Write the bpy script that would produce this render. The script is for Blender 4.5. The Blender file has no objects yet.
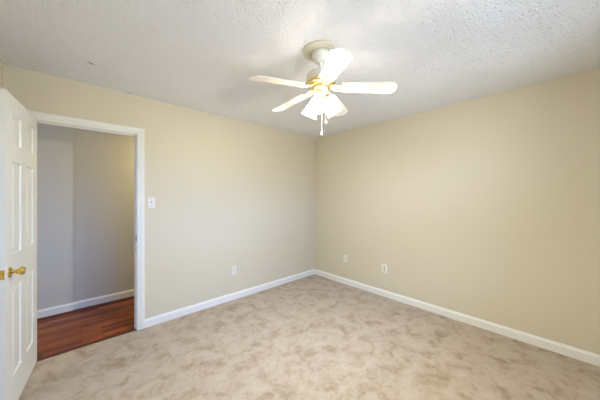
import bpy, bmesh, math, random
from mathutils import Vector, Matrix
random.seed(7)
PI = math.pi
R = math.radians
SC = bpy.context.scene
COL = SC.collection

# ---------------------------------------------------------------- camera, world, light, exposure
# far corner of the room at the origin; door wall along -x (y = 0), plain wall along -y (x = 0)
cam_d = bpy.data.cameras.new('camera')
cam = bpy.data.objects.new('camera', cam_d); COL.objects.link(cam)
cam.location = (-3.150, -2.997, 1.392)
cam.rotation_euler = (R(90), 0, R(46.973 - 90))
cam_d.sensor_width = 36.0
cam_d.lens = 36.0 * 241.56 / 600.0
cam_d.shift_y = -3.66 / 600.0
cam_d.clip_start = 0.02
SC.camera = cam

RH = 2.44                    # room height
XW = -3.562                  # wall with the door swung against it
YW = -3.64                   # window wall behind the camera
WT = 0.115                   # wall thickness
HY = 1.03                    # far side of the hallway

w = bpy.data.worlds.new('world'); SC.world = w; w.use_nodes = True
bg = w.node_tree.nodes['Background']
bg.inputs['Color'].default_value = (0.62, 0.78, 1.0, 1)
bg.inputs['Strength'].default_value = 0.5

def area(name, loc, rot, sx, sy, energy, col):
    d = bpy.data.lights.new(name, 'AREA'); d.shape = 'RECTANGLE'; d.size = sx; d.size_y = sy
    d.energy = energy; d.color = col
    o = bpy.data.objects.new(name, d); COL.objects.link(o); o.location = loc; o.rotation_euler = rot
    return o
# sky outside the window, added uplights and fill, the passage light in the hallway
area('sky_beyond_window', (-1.9, -7.0, 2.55), (R(76), 0, 0), 4.0, 0.8, 330, (0.04, 0.30, 1.0))
area('added_ground_uplight', (-1.9, -9.0, -1.5), (R(110), 0, 0), 12.0, 3.0, 1060, (0.70, 0.83, 1.0))  # unseen uplight added outside the window to brighten the ceiling
area('added_far_uplight', (-1.9, -14.0, -0.6), (R(98), 0, 0), 16.0, 3.0, 420, (0.78, 0.92, 1.0))  # second added uplight, set farther out to reach the deep ceiling
area('hallway_lamp', (-1.90, 0.60, RH - 0.05), (0, 0, 0), 0.25, 0.25, 15.5, (1.0, 0.87, 0.48))
area('hallway_blue_fill', (-4.55, 0.57, 1.2), (R(90), 0, R(-90)), 0.8, 1.8, 9.0, (0.45, 0.6, 1.0))  # added bluish fill in front of the closed hall end, no window there
BULB_W = 6.2
MOUTH_W = 16.2
BULB_C = (1.0, 0.87, 0.73)
MOUTH_C = (0.93, 1.0, 0.98)

SC.view_settings.view_transform = 'Standard'
SC.view_settings.look = 'None'
SC.view_settings.gamma = 1.0
SC.view_settings.exposure = 0.06
SC.view_settings.use_curve_mapping = False

# ---------------------------------------------------------------- materials
def srgb(r, g, b):
    f = lambda c: (c/255/12.92) if c/255 <= 0.04045 else ((c/255 + 0.055)/1.055)**2.4
    return (f(r), f(g), f(b), 1)

def mat(name, col, rough=0.6, metal=0.0, spec=0.5):
    m = bpy.data.materials.new(name); m.use_nodes = True
    b = m.node_tree.nodes['Principled BSDF']
    b.inputs['Base Color'].default_value = col
    b.inputs['Roughness'].default_value = rough
    b.inputs['Metallic'].default_value = metal
    b.inputs['Specular IOR Level'].default_value = spec
    return m
def nt(m): return m.node_tree, m.node_tree.nodes['Principled BSDF']
def node(t, typ, **kw):
    n = t.nodes.new(typ)
    for k, v in kw.items(): setattr(n, k, v)
    return n
def noise(t, vec, scale, detail=2.0, rough=0.5, dist=0.0):
    n = node(t, 'ShaderNodeTexNoise'); n.inputs['Scale'].default_value = scale
    n.inputs['Detail'].default_value = detail; n.inputs['Roughness'].default_value = rough
    n.inputs['Distortion'].default_value = dist
    t.links.new(vec, n.inputs['Vector']); return n.outputs['Fac']
def ramp(t, fac, stops):
    r = node(t, 'ShaderNodeValToRGB')
    e = r.color_ramp.elements
    while len(e) < len(stops): e.new(0.5)
    for i, (p, c) in enumerate(stops): e[i].position = p; e[i].color = c
    t.links.new(fac, r.inputs['Fac']); return r.outputs['Color']
def math_n(t, op, a, b=None, clamp=False):
    n = node(t, 'ShaderNodeMath', operation=op, use_clamp=clamp)
    for i, v in enumerate((a, b)):
        if v is None: continue
        if isinstance(v, (int, float)): n.inputs[i].default_value = v
        else: t.links.new(v, n.inputs[i])
    return n.outputs[0]
def mixc(t, fac, a, b, mode='MIX'):
    n = node(t, 'ShaderNodeMix', data_type='RGBA', blend_type=mode)
    if isinstance(fac, (int, float)): n.inputs[0].default_value = fac
    else: t.links.new(fac, n.inputs[0])
    for i, v in ((6, a), (7, b)):
        if isinstance(v, tuple): n.inputs[i].default_value = v
        else: t.links.new(v, n.inputs[i])
    return n.outputs[2]
def bump(t, b, h, strength, dist):
    n = node(t, 'ShaderNodeBump'); n.inputs['Strength'].default_value = strength
    n.inputs['Distance'].default_value = dist
    t.links.new(h, n.inputs['Height']); t.links.new(n.outputs[0], b.inputs['Normal'])
def objco(t): return node(t, 'ShaderNodeTexCoord').outputs['Object']

def paint(name, col, rough=0.55):
    m = mat(name, col, rough, spec=0.35); t, b = nt(m); v = objco(t)
    bump(t, b, noise(t, v, 260, 3), 0.08, 0.002)
    return m
M_WALL = paint('beige_wall_paint', srgb(213, 202, 177))
M_HALL = paint('cool_daylit_hall_paint', srgb(203, 198, 186))  # room beige turned greyer, cool daylight put into the colour
M_TRIM = mat('white_gloss_trim', srgb(233, 230, 222), 0.38)
M_DOOR = mat('white_door_paint', srgb(228, 227, 220), 0.42)
M_PLAST = mat('white_plastic', srgb(229, 224, 214), 0.35)
M_SLOT = mat('dark_slot', srgb(70, 66, 62), 0.6)
M_STEEL = mat('dull_steel', srgb(120, 120, 118), 0.45, 0.8)
M_BRASS = mat('polished_brass', srgb(222, 190, 100), 0.2, 1.0)
M_BAND = mat('soft_brass', srgb(214, 194, 128), 0.3, 1.0)
M_PALE = mat('pale_brass', srgb(232, 224, 196), 0.35, 0.35)
M_SHOE = mat('dark_brown_wood', srgb(92, 50, 32), 0.4)
M_CREAM = mat('cream_enamel', srgb(238, 233, 218), 0.35)
M_RING = mat('cream_ceiling_ring', srgb(216, 208, 182), 0.45)
M_BLADE = mat('white_fan_blade', srgb(234, 230, 219), 0.4)
M_CHAIN = mat('pale_chain', srgb(225, 220, 205), 0.3, 0.5)
M_PEND = mat('white_pendant', srgb(246, 244, 238), 0.3)

def ceiling_mat():
    m = mat('white_popcorn_texture', srgb(248, 248, 250), 0.9, spec=0.15); t, b = nt(m); v = objco(t)
    vor = node(t, 'ShaderNodeTexVoronoi', feature='F1'); vor.inputs['Scale'].default_value = 78
    t.links.new(v, vor.inputs['Vector'])
    rnd = node(t, 'ShaderNodeSeparateColor'); t.links.new(vor.outputs['Color'], rnd.inputs[0])
    blob = math_n(t, 'SUBTRACT', 0.62, vor.outputs['Distance'], clamp=True)      # separate clots of every size
    blob = math_n(t, 'MULTIPLY', blob, math_n(t, 'POWER', rnd.outputs[0], 1.6))
    h = math_n(t, 'ADD', math_n(t, 'MULTIPLY', blob, 1.3), math_n(t, 'MULTIPLY', noise(t, v, 105, 3, 0.65), 0.95))
    bump(t, b, h, 1.0, 0.0125)
    # two small grey scuffs left on the ceiling near the door wall
    col = srgb(248, 248, 250)
    c = col
    for (cx, cy, ang, lx, ly) in ((-3.056, -0.482, R(20), 0.026, 0.009), (-2.747, -0.022, R(-5), 0.020, 0.008)):
        mp = node(t, 'ShaderNodeMapping', vector_type='TEXTURE')
        mp.inputs['Location'].default_value = (cx, cy, 0)
        mp.inputs['Rotation'].default_value = (0, 0, ang)
        mp.inputs['Scale'].default_value = (lx, ly, 1)
        t.links.new(v, mp.inputs['Vector'])
        sp = node(t, 'ShaderNodeSeparateXYZ'); t.links.new(mp.outputs[0], sp.inputs[0])
        d2 = math_n(t, 'ADD', math_n(t, 'MULTIPLY', sp.outputs[0], sp.outputs[0]), math_n(t, 'MULTIPLY', sp.outputs[1], sp.outputs[1]))
        f = math_n(t, 'SUBTRACT', 1.25, d2, clamp=True)
        c = mixc(t, f, c, srgb(120, 112, 102))
    t.links.new(c, b.inputs['Base Color'])
    return m
M_CEIL = ceiling_mat()

def carpet_mat():
    m = mat('beige_cut_pile_carpet', srgb(190, 172, 150), 0.95, spec=0.1); t, b = nt(m); v = objco(t)
    # pile brushed one way and the other: pale ground, darker footprint-like patches
    n1 = noise(t, v, 7.0, 4, 0.6, 0.5)
    n2 = noise(t, v, 21, 3, 0.6, 0.4)
    n3 = noise(t, v, 75, 2, 0.6)
    k = math_n(t, 'ADD', math_n(t, 'ADD', math_n(t, 'MULTIPLY', n1, 0.58), math_n(t, 'MULTIPLY', n2, 0.26)), math_n(t, 'MULTIPLY', n3, 0.16))
    c = ramp(t, k, [(0.36, srgb(156, 134, 110)), (0.44, srgb(176, 156, 133)), (0.50, srgb(187, 169, 148)), (0.62, srgb(196, 180, 162))])
    f = noise(t, v, 230, 2, 0.7)
    c = mixc(t, 0.55, c, ramp(t, f, [(0.3, (0.72, 0.70, 0.68, 1)), (0.7, (1.0, 1.0, 1.0, 1))]), 'MULTIPLY')
    t.links.new(c, b.inputs['Base Color'])
    b.inputs['Sheen Weight'].default_value = 0.15
    bump(t, b, math_n(t, 'ADD', f, math_n(t, 'MULTIPLY', k, 1.5)), 0.5, 0.008)
    return m
M_CARPET = carpet_mat()

def wood_mat():
    m = mat('reddish_brown_plank_floor', srgb(120, 66, 38), 0.38, spec=0.25); t, b = nt(m); v = objco(t)
    br = node(t, 'ShaderNodeTexBrick'); br.offset = 0.37; br.squash = 1.0
    br.inputs['Color1'].default_value = (0.0, 0.0, 0.0, 1); br.inputs['Color2'].default_value = (1, 1, 1, 1)
    br.inputs['Mortar'].default_value = (0.0, 0.0, 0.0, 1)
    br.inputs['Scale'].default_value = 1.0; br.inputs['Mortar Size'].default_value = 0.0010
    br.inputs['Bias'].default_value = 0.0
    br.inputs['Brick Width'].default_value = 0.42; br.inputs['Row Height'].default_value = 0.058
    t.links.new(v, br.inputs['Vector'])
    mp = node(t, 'ShaderNodeMapping'); mp.inputs['Scale'].default_value = (3.0, 46.0, 1)
    t.links.new(v, mp.inputs['Vector'])
    g = noise(t, mp.outputs[0], 1.0, 4, 0.6, 0.5)
    k = math_n(t, 'ADD', math_n(t, 'MULTIPLY', g, 0.85), math_n(t, 'MULTIPLY', br.outputs['Color'], 0.33))
    c = ramp(t, k, [(0.36, srgb(62, 26, 12)), (0.58, srgb(112, 52, 24)), (0.85, srgb(172, 98, 50))])
    c = mixc(t, br.outputs['Fac'], c, srgb(48, 24, 14))
    t.links.new(c, b.inputs['Base Color'])
    return m
M_WOOD = wood_mat()

def shade_mat():                                  # frosted glass around a lit bulb
    m = bpy.data.materials.new('lit_frosted_glass'); m.use_nodes = True; t = m.node_tree
    t.nodes.clear()
    out = node(t, 'ShaderNodeOutputMaterial')
    tr = node(t, 'ShaderNodeBsdfTransparent'); tr.inputs[0].default_value = (1, 0.98, 0.94, 1)
    tl = node(t, 'ShaderNodeBsdfTranslucent'); tl.inputs[0].default_value = (0.95, 0.94, 0.9, 1)
    em = node(t, 'ShaderNodeEmission'); em.inputs[0].default_value = (1.0, 0.95, 0.86, 1); em.inputs[1].default_value = 0.9
    m1 = node(t, 'ShaderNodeMixShader'); m1.inputs[0].default_value = 0.6
    t.links.new(tr.outputs[0], m1.inputs[1]); t.links.new(tl.outputs[0], m1.inputs[2])
    ad = node(t, 'ShaderNodeAddShader')
    t.links.new(m1.outputs[0], ad.inputs[0]); t.links.new(em.outputs[0], ad.inputs[1])
    t.links.new(ad.outputs[0], out.inputs[0])
    return m
M_SHADE = shade_mat()
def bulb_mat():
    m = mat('lit_bulb', (1, 1, 1, 1), 0.4); t, b = nt(m)
    b.inputs['Emission Color'].default_value = (1.0, 0.93, 0.8, 1); b.inputs['Emission Strength'].default_value = 4.0
    return m
M_BULB = bulb_mat()
def pane_mat():
    m = bpy.data.materials.new('window_glass'); m.use_nodes = True; t = m.node_tree; t.nodes.clear()
    out = node(t, 'ShaderNodeOutputMaterial'); tr = node(t, 'ShaderNodeBsdfTransparent')
    gl = node(t, 'ShaderNodeBsdfGlossy'); gl.inputs['Roughness'].default_value = 0.02
    mx = node(t, 'ShaderNodeMixShader'); mx.inputs[0].default_value = 0.06
    t.links.new(tr.outputs[0], mx.inputs[1]); t.links.new(gl.outputs[0], mx.inputs[2]); t.links.new(mx.outputs[0], out.inputs[0])
    return m
M_PANE = pane_mat()

# ---------------------------------------------------------------- mesh helpers
def BM(): return bmesh.new()
def box(bm, x0, x1, y0, y1, z0, z1, bev=0.0, seg=2):
    x0, x1 = min(x0, x1), max(x0, x1); y0, y1 = min(y0, y1), max(y0, y1); z0, z1 = min(z0, z1), max(z0, z1)
    r = bmesh.ops.create_cube(bm, size=1.0)
    vs = r['verts']
    for v in vs:
        v.co = Vector(((x0+x1)/2 + v.co.x*(x1-x0), (y0+y1)/2 + v.co.y*(y1-y0), (z0+z1)/2 + v.co.z*(z1-z0)))
    if bev > 0:
        es = list({e for v in vs for e in v.link_edges})
        bmesh.ops.bevel(bm, geom=es, offset=bev, segments=seg, profile=0.5, affect='EDGES')
def lathe(bm, prof, n=32, M=None):
    """profile of (radius, height) revolved about local z; M places it"""
    M = M or Matrix.Identity(4)
    rings = []
    for r, z in prof:
        if r < 1e-6: rings.append([bm.verts.new(M @ Vector((0, 0, z)))])
        else: rings.append([bm.verts.new(M @ Vector((r*math.cos(2*PI*i/n), r*math.sin(2*PI*i/n), z))) for i in range(n)])
    for a, b in zip(rings, rings[1:]):
        for i in range(n):
            j = (i+1) % n
            if len(a) == 1 and len(b) == 1: continue
            if len(a) == 1: bm.faces.new((a[0], b[j], b[i]))
            elif len(b) == 1: bm.faces.new((a[i], a[j], b[0]))
            else: bm.faces.new((a[i], a[j], b[j], b[i]))
def prism(bm, pts, f0, f1):
    """closed outline pts (a,b) swept between two placement functions f0, f1"""
    A = [bm.verts.new(f0(*p)) for p in pts]; B = [bm.verts.new(f1(*p)) for p in pts]
    n = len(pts)
    for i in range(n):
        j = (i+1) % n; bm.faces.new((A[i], A[j], B[j], B[i]))
    bm.faces.new(A[::-1]); bm.faces.new(B)
def tube(bm, path, rad, n=10):
    path = [Vector(p) for p in path]; rings = []
    for i, p in enumerate(path):
        d = (path[min(i+1, len(path)-1)] - path[max(i-1, 0)]).normalized()
        u = d.cross(Vector((0, 0, 1)))
        if u.length < 1e-3: u = d.cross(Vector((1, 0, 0)))
        u.normalize(); v = d.cross(u)
        r = rad[i] if isinstance(rad, (list, tuple)) else rad
        rings.append([bm.verts.new(p + r*(math.cos(2*PI*k/n)*u + math.sin(2*PI*k/n)*v)) for k in range(n)])
    for a, b in zip(rings, rings[1:]):
        for k in range(n): bm.faces.new((a[k], a[(k+1) % n], b[(k+1) % n], b[k]))
    bm.faces.new(rings[0][::-1]); bm.faces.new(rings[-1])
def obj(name, bm, m, parent=None, smooth=None):
    bmesh.ops.recalc_face_normals(bm, faces=bm.faces[:])
    me = bpy.data.meshes.new(name); bm.to_mesh(me); bm.free()
    me.materials.append(m)
    if smooth is not None:
        for p in me.polygons: p.use_smooth = True
        me.set_sharp_from_angle(angle=R(smooth))
    o = bpy.data.objects.new(name, me); COL.objects.link(o)
    if parent: o.parent = parent
    return o
def empty(name, loc, rz=0.0):
    o = bpy.data.objects.new(name, None); COL.objects.link(o)
    o.location = loc; o.rotation_euler = (0, 0, rz); o.empty_display_size = 0.1
    return o
def tag(o, label=None, cat=None, group=None, kind=None):
    if label: o['label'] = label
    if cat: o['category'] = cat
    if group: o['group'] = group
    if kind: o['kind'] = kind
    return o
def struct(o, label, cat): return tag(o, label, cat, kind='structure')

# ---------------------------------------------------------------- room shell
DX0, DX1 = -3.412, -2.672           # door opening
DH = 2.040
HX0, HX1 = -4.6, 0.0                # hallway ends

b = BM(); box(b, XW, 0, YW, 0.0, -0.03, 0.0)
struct(obj('floor', b, M_CARPET), 'beige cut-pile bedroom carpet mottled with footprints', 'floor')
b = BM(); box(b, XW, 0, YW, 0.0, RH, RH+0.05)
struct(obj('ceiling', b, M_CEIL), 'white popcorn textured bedroom ceiling', 'ceiling')

b = BM()
box(b, DX1, WT, 0, WT, -0.03, RH+0.05); box(b, HX0, DX0, 0, WT, -0.03, RH+0.05); box(b, DX0, DX1, 0, WT, DH, RH+0.05)
struct(obj('wall_left', b, M_WALL), 'beige wall on the left with the open doorway in it', 'wall')
b = BM(); box(b, 0, WT, YW-WT, 0, -0.03, RH+0.05)
struct(obj('wall_right', b, M_WALL), 'plain beige wall on the right carrying two small wall plates', 'wall')
b = BM(); box(b, XW-WT, XW, YW-WT, 0, -0.03, RH+0.05)
struct(obj('wall_side', b, M_WALL), 'beige wall behind the open white door', 'wall')
WX0, WX1, WZ0, WZ1 = -2.95, -0.8, 0.80, 2.12
b = BM()
box(b, XW, WX0, YW-WT, YW, -0.03, RH+0.05); box(b, WX1, 0, YW-WT, YW, -0.03, RH+0.05)
box(b, WX0, WX1, YW-WT, YW, -0.03, WZ0); box(b, WX0, WX1, YW-WT, YW, WZ1, RH+0.05)
struct(obj('wall_behind', b, M_WALL), 'beige window wall facing the doorway wall', 'wall')

# window behind the camera: frame with rails, sill, two panes
wn = empty('window_1', ((WX0+WX1)/2, YW-WT/2, WZ0)); struct(wn, 'white double window in the wall facing the doorway', 'window')
hw, wh = (WX1-WX0)/2, WZ1-WZ0
b = BM()
for x0, x1 in ((-hw, -hw+0.05), (-0.03, 0.03), (hw-0.05, hw)): box(b, x0, x1, -0.03, 0.03, 0, wh)
for z0, z1 in ((0, 0.05), (wh/2-0.02, wh/2+0.02), (wh-0.05, wh)):
    box(b, -hw+0.05, -0.03, -0.03, 0.03, z0, z1); box(b, 0.03, hw-0.05, -0.03, 0.03, z0, z1)
obj('window_frame', b, M_TRIM, wn)
b = BM(); box(b, -hw-0.04, hw+0.04, WT/2, WT/2+0.03, -0.03, 0.0, 0.004); obj('window_sill', b, M_TRIM, wn)
for x0, x1 in ((-hw+0.05, -0.03), (0.03, hw-0.05)):
    b = BM(); box(b, x0, x1, -0.003, 0.003, 0.05, wh-0.05); obj('pane', b, M_PANE, wn)

# hallway
b = BM(); box(b, HX0, HX1, 0.0, HY, -0.03, -0.002)
struct(obj('floor_hall', b, M_WOOD), 'reddish brown plank floor of the hallway beyond the door', 'floor')
b = BM(); box(b, HX0-WT, WT, HY, HY+WT, -0.03, RH+0.05)
box(b, HX0-WT, -3.165, HY-0.012, HY, -0.03, RH)
struct(obj('wall_hall', b, M_HALL), 'hallway wall, greyed as by cool daylight, seen through the open doorway', 'wall')
b = BM(); box(b, HX0-WT, HX0, WT, HY, -0.03, RH+0.05); box(b, HX1, WT, WT, HY, -0.03, RH+0.05)
struct(obj('wall_hall_end', b, M_HALL), 'short end walls closing the hallway', 'wall')
b = BM(); box(b, HX0, HX1, WT, HY, RH, RH+0.05)
struct(obj('ceiling_hall', b, M_CEIL), 'white hallway ceiling above the plank floor', 'ceiling')

# baseboards: profile (out from wall, height)
BP = [(0, 0), (0.014, 0), (0.014, 0.068), (0.011, 0.076), (0.007, 0.080), (0.005, 0.091), (0, 0.091)]
def base_x(bm, x0, x1, y, s):        # along x, sticking out towards s*y
    prism(bm, BP, lambda a, c: Vector((x0, y + s*a, c)), lambda a, c: Vector((x1, y + s*a, c)))
def base_y(bm, y0, y1, x, s):
    prism(bm, BP, lambda a, c: Vector((x + s*a, y0, c)), lambda a, c: Vector((x + s*a, y1, c)))
CW = 0.057
b = BM(); base_x(b, DX1+0.005+CW, 0, 0, -1); struct(obj('baseboard_left', b, M_TRIM), 'white baseboard from the door casing to the room corner', 'baseboard')
b = BM(); base_y(b, -0.014, YW, 0, -1); struct(obj('baseboard_right', b, M_TRIM), 'white baseboard along the plain right wall', 'baseboard')
b = BM(); base_x(b, XW, -0.014, YW, 1); struct(obj('baseboard_behind', b, M_TRIM), 'white baseboard under the window', 'baseboard')
b = BM(); base_y(b, YW+0.014, 0, XW, 1); struct(obj('baseboard_side', b, M_TRIM), 'white baseboard behind the open door', 'baseboard')
b = BM()
prism(b, [(a, c+0.016) for a, c in BP], lambda a, c: Vector((-3.165, HY - a, c)), lambda a, c: Vector((HX1, HY - a, c)))
prism(b, [(a, c+0.016) for a, c in BP], lambda a, c: Vector((HX0, HY-0.012 - a, c)), lambda a, c: Vector((-3.165, HY-0.012 - a, c)))
struct(obj('baseboard_hall', b, M_TRIM), 'white baseboard along the hallway wall', 'baseboard')
b = BM()
SH = [(0, -0.002), (0.026, -0.002), (0.026, 0.006), (0.021, 0.013), (0.014, 0.016), (0, 0.016)]
prism(b, SH, lambda a, c: Vector((HX0, HY-0.012 - a, c)), lambda a, c: Vector((HX1, HY-0.012 - a, c)))
struct(obj('trim_2', b, M_SHOE), 'dark brown shoe moulding below the hallway baseboard', 'trim')

# door casing, jambs and stops, strike plate
CP0 = -0.0055
tr = empty('trim_1', ((DX0+DX1)/2, 0, 0)); struct(tr, 'white casing around the open doorway', 'door casing')
cx = (DX0+DX1)/2
def shift(bm, dx): bmesh.ops.translate(bm, verts=bm.verts[:], vec=Vector((-dx, 0, 0)))
# casing profile across its width: (offset from inner edge, thickness)
CP = [(CP0, 0), (CP0, 0.0018), (0, 0.0018), (0, 0.008), (0.006, 0.011), (0.020, 0.011), (0.028, 0.016), (0.050, 0.018), (CW, 0.015), (CW, 0)]
i0, i1, it = DX0-0.005, DX1+0.005, DH+0.005
for side in (-1, 1):
    xin = i0 if side < 0 else i1
    b = BM()
    prism(b, CP, lambda a, c: Vector((xin + side*a, -c, 0)), lambda a, c: Vector((xin + side*a, -c, it + a)))
    shift(b, cx); obj('side_casing', b, M_TRIM, tr)
b = BM()
prism(b, CP, lambda a, c: Vector((i0 - a, -c, it + a)), lambda a, c: Vector((i1 + a, -c, it + a)))
shift(b, cx); obj('head_casing', b, M_TRIM, tr)
JT = 0.004
for xa, xb, sa, sb in ((DX0, DX0+JT, DX0+JT, DX0+JT+0.011), (DX1-JT, DX1, DX1-JT-0.011, DX1-JT)):
    b = BM(); box(b, xa, xb, -0.0015, WT+0.0015, 0, DH-JT); box(b, sa, sb, 0.040, 0.075, 0, DH-JT-0.011)
    shift(b, cx); j = obj('side_jamb', b, M_TRIM, tr)
b = BM(); box(b, DX1-JT-0.004, DX1-JT+0.001, 0.003, 0.036, 0.922, 0.985, 0.0008, 1)
box(b, DX1-JT-0.007, DX1-JT-0.001, 0.001, 0.006, 0.935, 0.972, 0.001, 1)
shift(b, cx); s_ = obj('strike_plate', b, M_STEEL, j); s_['label'] = 'grey metal strike plate'
b = BM(); box(b, DX0, DX1, 0.0, WT, DH-JT, DH); box(b, DX0+JT, DX1-JT, 0.040, 0.075, DH-JT-0.011, DH-JT)
shift(b, cx); obj('head_jamb', b, M_TRIM, tr)
b = BM()
prism(b, CP, lambda a, c: Vector((i1 + a, WT + c, 0)), lambda a, c: Vector((i1 + a, WT + c, it + a)))
prism(b, CP, lambda a, c: Vector((i0 - a, WT + c, 0)), lambda a, c: Vector((i0 - a, WT + c, it + a)))
prism(b, CP, lambda a, c: Vector((i0 - a, WT + c, it + a)), lambda a, c: Vector((i1 + a, WT + c, it + a)))
shift(b, cx); obj('hall_casing', b, M_TRIM, tr)

# ---------------------------------------------------------------- six-panel door, swung open into the room
AD = R(5.6); DL = 0.730; DT = 0.035; DZ0, DZ1 = 0.012, 2.036
door = empty('door_1', (-3.380, -0.008, 0), math.atan2(-math.cos(AD), -math.sin(AD)))
struct(door, 'white six-panel door standing open at the left edge', 'door')
def door_leaf():
    bm = BM()
    xs = [0, 0.118, 0.302, 0.428, 0.612, DL]
    zs = [DZ0, 0.232, 0.805, 1.016, 1.615, 1.727, 1.925, DZ1]
    for y, d in ((0.0, -1), (-DT, 1)):
        for i in range(5):
            for k in range(7):
                x0, x1, z0, z1 = xs[i], xs[i+1], zs[k], zs[k+1]
                if i in (1, 3) and k in (1, 3, 5):
                    rings = []
                    for ins, dep in ((0, 0), (0.006, 0.009), (0.016, 0.009), (0.036, 0.0025)):
                        yy = y + d*dep
                        rings.append([bm.verts.new((px, yy, pz)) for px, pz in ((x0+ins, z0+ins), (x1-ins, z0+ins), (x1-ins, z1-ins), (x0+ins, z1-ins))])
                    for a, c in zip(rings, rings[1:]):
                        for q in range(4): bm.faces.new((a[q], a[(q+1) % 4], c[(q+1) % 4], c[q]))
                    bm.faces.new(rings[-1])
                else:
                    bm.faces.new([bm.verts.new(p) for p in ((x0, y, z0), (x1, y, z0), (x1, y, z1), (x0, y, z1))])
    for k in range(7):
        for x in (0, DL): bm.faces.new([bm.verts.new(p) for p in ((x, 0, zs[k]), (x, -DT, zs[k]), (x, -DT, zs[k+1]), (x, 0, zs[k+1]))])
    for i in range(5):
        for z in (DZ0, DZ1): bm.faces.new([bm.verts.new(p) for p in ((xs[i], 0, z), (xs[i], -DT, z), (xs[i+1], -DT, z), (xs[i+1], 0, z))])
    bmesh.ops.remove_doubles(bm, verts=bm.verts[:], dist=1e-5)
    return bm
obj('door_leaf', door_leaf(), M_DOOR, door)
KX, KZ = DL-0.062, 0.922
KP = [(0.0, 0.068), (0.012, 0.0675), (0.021, 0.064), (0.0265, 0.056), (0.027, 0.050), (0.024, 0.042), (0.016, 0.034), (0.011, 0.028), (0.0105, 0.020), (0.013, 0.012)]
RP = [(0.013, 0.012), (0.020, 0.010), (0.030, 0.005), (0.032, 0.0), (0.0, 0.0)]
for sgn, y in ((1, 0.0), (-1, -DT)):
    M = Matrix.Translation((KX, y, KZ)) @ Matrix.Rotation(-sgn*PI/2, 4, 'X')
    b = BM(); lathe(b, KP, 32, M); kn = obj('door_knob', b, M_BRASS, door, 40); kn['label'] = 'polished brass round door knob'
    b = BM(); lathe(b, RP, 32, M); obj('rosette', b, M_BRASS, kn, 40)
b = BM(); box(b, DL-0.001, DL+0.002, -DT/2-0.0125, -DT/2+0.0125, KZ-0.028, KZ+0.028, 0.001, 1)
lp = obj('latch_plate', b, M_BRASS, door); lp['label'] = 'brass latch plate on the door edge'
b = BM(); box(b, DL+0.002, DL+0.010, -DT/2-0.006, -DT/2+0.006, KZ-0.009, KZ+0.009, 0.002, 2); obj('latch_bolt', b, M_BRASS, lp)

# ---------------------------------------------------------------- wall plates (built facing local -y)
def plate(bm, w_, h_, t_=0.006): box(bm, -w_/2, w_/2, -t_, 0, -h_/2, h_/2, 0.0022, 2)
def screw(bm, z, t_=0.006):
    lathe(bm, [(0.0, t_+0.0012), (0.0022, t_+0.001), (0.003, t_-0.001)], 12, Matrix.Translation((0, 0, z)) @ Matrix.Rotation(PI/2, 4, 'X'))
def outlet(loc, rz, label):
    o = empty('power_outlet', loc, rz); tag(o, label, 'power outlet')
    b = BM(); plate(b, 0.070, 0.114); obj('cover_plate', b, M_PLAST, o)
    for z in (-0.0195, 0.0195):
        b = BM()
        pts = [(0.0165*math.cos(a)*1.0, max(-0.0135, min(0.0135, 0.0175*math.sin(a)))) for a in [2*PI*i/28 for i in range(28)]]
        prism(b, pts, lambda a, c: Vector((a, -0.005, z+c)), lambda a, c: Vector((a, -0.0085, z+c)))
        r_ = obj('receptacle', b, M_PLAST, o)
        for x, hh in ((-0.0065, 0.009), (0.0065, 0.0075)):
            b = BM(); box(b, x-0.0013, x+0.0013, -0.0092, -0.0080, z+0.002-hh/2+0.002, z+0.004+hh/2); obj('slot', b, M_SLOT, r_)
        b = BM(); lathe(b, [(0, 0.0092), (0.0026, 0.0092), (0.0026, 0.0080)], 12, Matrix.Translation((0, 0, z-0.008)) @ Matrix.Rotation(PI/2, 4, 'X')); obj('ground_hole', b, M_SLOT, r_)
    b = BM(); screw(b, 0.0); obj('screw', b, M_STEEL, o)
    return o
outlet((-1.576, 0, 0.392), 0, 'white duplex power outlet low on the doorway wall')
outlet((0, -0.684, 0.406), -PI/2, 'white duplex power outlet on the right wall, nearest the room corner')
# plate with two upright strips either side of a slot
o = empty('wall_plate', (0, -1.342, 0.388), -PI/2); tag(o, 'white wall plate with an upright slot, on the right wall away from the corner', 'wall plate')
b = BM(); plate(b, 0.080, 0.120); obj('cover_plate', b, M_PLAST, o)
for x0, x1 in ((-0.031, -0.006), (0.006, 0.031)):
    b = BM(); box(b, x0, x1, -0.013, -0.005, -0.048, 0.046, 0.002, 2); obj('raised_strip', b, M_PLAST, o)
b = BM(); box(b, -0.0035, 0.0035, -0.0068, -0.0055, -0.044, 0.040); obj('slot', b, M_STEEL, o)
# toggle switch beside the door casing
o = empty('light_switch', (-2.545, 0, 1.322)); tag(o, 'white toggle light switch beside the door casing', 'light switch')
b = BM(); plate(b, 0.070, 0.114); obj('cover_plate', b, M_PLAST, o)
b = BM(); prism(b, [(-0.006, -0.010), (-0.006, 0.004), (-0.017, -0.012), (-0.015, -0.018)], lambda a, c: Vector((-0.005, a, c)), lambda a, c: Vector((0.005, a, c)))
obj('toggle', b, M_PLAST, o)
b = BM(); box(b, -0.0065, 0.0065, -0.0068, -0.0058, -0.013, 0.013); obj('toggle_slot', b, M_STEEL, o)
for z in (-0.030, 0.030):
    b = BM(); screw(b, z); obj('screw', b, M_STEEL, o)

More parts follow.
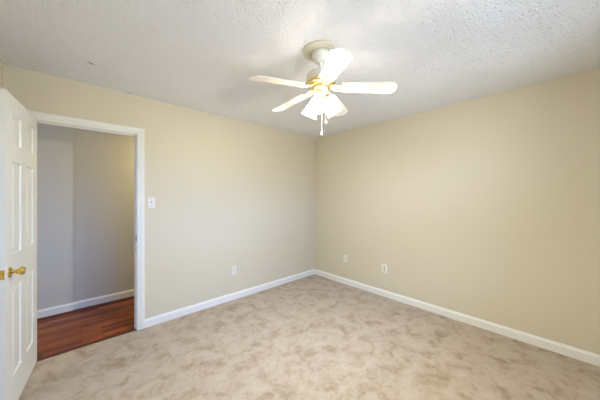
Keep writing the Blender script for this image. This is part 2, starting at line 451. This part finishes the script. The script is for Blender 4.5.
# ---------------------------------------------------------------- ceiling fan
FX, FY = -1.853, -1.825
fan = empty('ceiling_fan', (FX, FY, RH)); tag(fan, 'white five-blade ceiling fan with brass trim and lit frosted shades', 'ceiling fan')
Z = lambda z: z - RH
b = BM(); lathe(b, [(0.0, 0), (0.124, 0), (0.127, -0.006), (0.124, -0.013), (0.112, -0.017), (0.096, -0.021), (0.080, -0.024), (0.074, -0.020), (0.0, -0.020)], 48)
o = obj('ceiling_ring', b, M_RING, fan, 35); o['label'] = 'cream moulded ring against the ceiling'
b = BM(); lathe(b, [(0.0, -0.018), (0.064, -0.018), (0.066, -0.026), (0.064, -0.045), (0.055, -0.066), (0.040, -0.082), (0.024, -0.090), (0.0, -0.090)], 40)
obj('canopy', b, M_CREAM, fan, 40)
b = BM(); lathe(b, [(0.0, -0.088), (0.013, -0.088), (0.013, -0.160), (0.0, -0.160)], 20); obj('downrod', b, M_CREAM, fan, 40)
b = BM(); lathe(b, [(0.0, -0.140), (0.022, -0.140), (0.030, -0.152), (0.072, -0.160), (0.094, -0.170), (0.100, -0.182), (0.100, -0.225), (0.094, -0.236), (0.080, -0.242), (0.0, -0.242)], 48)
mh = obj('motor_housing', b, M_CREAM, fan, 40)
b = BM(); lathe(b, [(0.090, -0.228), (0.103, -0.230), (0.104, -0.238), (0.098, -0.244), (0.098, -0.250), (0.086, -0.254), (0.080, -0.262), (0.064, -0.264), (0.060, -0.270), (0.0, -0.270), (0.0, -0.240), (0.090, -0.240)], 48)
ob = obj('trim_band', b, M_BAND, mh, 40); ob['label'] = 'polished brass band'
b = BM(); lathe(b, [(0.0, -0.256), (0.040, -0.256), (0.050, -0.262), (0.052, -0.300), (0.046, -0.316), (0.034, -0.326), (0.0, -0.328)], 40)
fit = obj('light_fitter', b, M_CREAM, fan, 40)
b = BM(); lathe(b, [(0.0, -0.345), (0.006, -0.344), (0.012, -0.338), (0.013, -0.332), (0.018, -0.327), (0.0, -0.326)], 24)
ob = obj('finial', b, M_BRASS, fit, 40); ob['label'] = 'small brass finial'

# blades: local x outward, pitched about their own length, drooping slightly; arms in brass
PH = 180 - 16.33        # world angle of the first blade is set from (t,s) = (-x,-y)
HZ = -0.262
DROOP = R(4.6); PITCH = R(-12)
def blade_bm():
    bm = BM()
    r0, r1, w0, w1 = 0.150, 0.524, 0.052, 0.064
    pts = [(r0, -w0+0.012), (r0+0.010, -w0), (r1-0.036, -w1), (r1-0.029, -w1+0.003), (r1-0.004, -w1+0.030), (r1, -w1+0.037),
           (r1, w1-0.037), (r1-0.004, w1-0.030), (r1-0.029, w1-0.003), (r1-0.036, w1), (r0+0.010, w0), (r0, w0-0.012)]
    prism(bm, pts, lambda a, c: Vector((a, c, -0.003)), lambda a, c: Vector((a, c, 0.003)))
    return bm
def iron_bm():
    bm = BM()
    # scrolled arm: two curved bars and a leaf-shaped plate screwed under the blade root
    for s in (-1, 1):
        tube(bm, [(0.070, s*0.012, 0.006), (0.095, s*0.026, 0.000), (0.120, s*0.030, -0.006), (0.145, s*0.022, -0.008), (0.165, s*0.010, -0.007)],
             [0.006, 0.006, 0.0055, 0.005, 0.005], 8)
    tube(bm, [(0.070, 0, 0.006), (0.110, 0, -0.004), (0.160, 0, -0.007)], [0.007, 0.006, 0.005], 8)
    pts = [(0.150, -0.034), (0.165, -0.040), (0.182, -0.030), (0.196, -0.012), (0.206, 0.0), (0.196, 0.012), (0.182, 0.030), (0.165, 0.040), (0.150, 0.034), (0.142, 0.0)]
    prism(bm, pts, lambda a, c: Vector((a, c, -0.009)), lambda a, c: Vector((a, c, -0.003)))
    for px, py in ((0.165, -0.024), (0.165, 0.024), (0.190, 0.0)):
        lathe(bm, [(0.0, 0.0115), (0.003, 0.011), (0.0045, 0.008)], 10, Matrix.Translation((px, py, 0)) @ Matrix.Rotation(PI, 4, 'X'))
    return bm
for k in range(5):
    ang = R(PH - 0.0) + k*2*PI/5
    bl = obj('fan_blade', blade_bm(), M_BLADE, fan)
    bl.matrix_local = Matrix.Translation((0, 0, HZ)) @ Matrix.Rotation(ang, 4, 'Z') @ Matrix.Rotation(DROOP, 4, 'Y') @ Matrix.Rotation(PITCH, 4, 'X')
    ir = obj('blade_arm', iron_bm(), M_PALE, bl, 40); ir['label'] = 'pale scrolled metal arm'

# three bell shades of frosted glass, each with its brass holder and lit bulb
SP = [(0.024, 0.0), (0.027, 0.012), (0.031, 0.030), (0.036, 0.055), (0.041, 0.080), (0.047, 0.105), (0.055, 0.128), (0.061, 0.140)]
camright = R(46.973 - 90)
for k in range(3):
    a = camright + R(15 + 120*k)
    M = Matrix.Translation((0.030*math.cos(a), 0.030*math.sin(a), -0.308)) @ Matrix.Rotation(a, 4, 'Z') @ Matrix.Rotation(PI - R(32), 4, 'Y')
    # local +z points down and outward
    b = BM()
    n = 40
    for pr in (SP,):
        rings = []
        for r, z in pr:
            rings.append([b.verts.new((r*(1+0.035*(z/0.14)**3*math.cos(8*2*PI*i/n))*math.cos(2*PI*i/n), r*(1+0.035*(z/0.14)**3*math.cos(8*2*PI*i/n))*math.sin(2*PI*i/n), z+0.020)) for i in range(n)])
        for p, q in zip(rings, rings[1:]):
            for i in range(n): b.faces.new((p[i], p[(i+1) % n], q[(i+1) % n], q[i]))
    sh = obj('lamp_shade', b, M_SHADE, fan, 60); sh.matrix_local = M
    b = BM(); lathe(b, [(0.0, -0.004), (0.014, -0.004), (0.016, 0.010), (0.027, 0.014), (0.028, 0.030), (0.025, 0.031), (0.0, 0.026)], 24)
    ob = obj('shade_holder', b, M_BRASS, sh, 40); ob['label'] = 'brass shade holder'
    b = BM(); lathe(b, [(0.0, 0.028), (0.011, 0.028), (0.012, 0.040), (0.018, 0.058), (0.023, 0.076), (0.021, 0.094), (0.012, 0.106), (0.0, 0.110)], 20)
    bu = obj('bulb', b, M_BULB, sh, 60); bu['label'] = 'lit white bulb'; bu.visible_shadow = True
    ld = bpy.data.lights.new('bulb_light', 'POINT'); ld.energy = BULB_W; ld.color = BULB_C; ld.shadow_soft_size = 0.028
    lo = bpy.data.objects.new('bulb_light', ld); COL.objects.link(lo); lo.parent = fan
    lo.matrix_local = M @ Matrix.Translation((0, 0, 0.135))
    ld = bpy.data.lights.new('shade_mouth_light', 'AREA'); ld.shape = 'DISK'; ld.size = 0.09; ld.energy = MOUTH_W; ld.color = MOUTH_C
    lo = bpy.data.objects.new('shade_mouth_light', ld); COL.objects.link(lo); lo.parent = fan
    lo.matrix_local = M @ Matrix.Translation((0, 0, 0.162)) @ Matrix.Rotation(PI, 4, 'X')

# two pull chains with white pendants
cr = Vector((math.cos(camright), math.sin(camright), 0))
for dx, z1, lab in ((0.008, 1.862, 'longer pull chain'), (0.038, 1.945, 'shorter pull chain')):
    p = cr*dx
    zt = -0.32
    b = BM(); tube(b, [(p.x, p.y, zt), (p.x, p.y, Z(z1))], 0.0014, 8)
    zz = zt
    while zz > Z(z1):
        bmesh.ops.create_icosphere(b, subdivisions=1, radius=0.0022, matrix=Matrix.Translation((p.x, p.y, zz))); zz -= 0.006
    ch = obj('pull_chain', b, M_CHAIN, fan, 60); ch['label'] = lab
    b = BM(); lathe(b, [(0.0, 0.004), (0.002, 0.003), (0.003, -0.006), (0.0065, -0.018), (0.0075, -0.026), (0.005, -0.031), (0.0, -0.032)], 16, Matrix.Translation((p.x, p.y, Z(z1))))
    obj('chain_pendant', b, M_PEND, ch, 60)
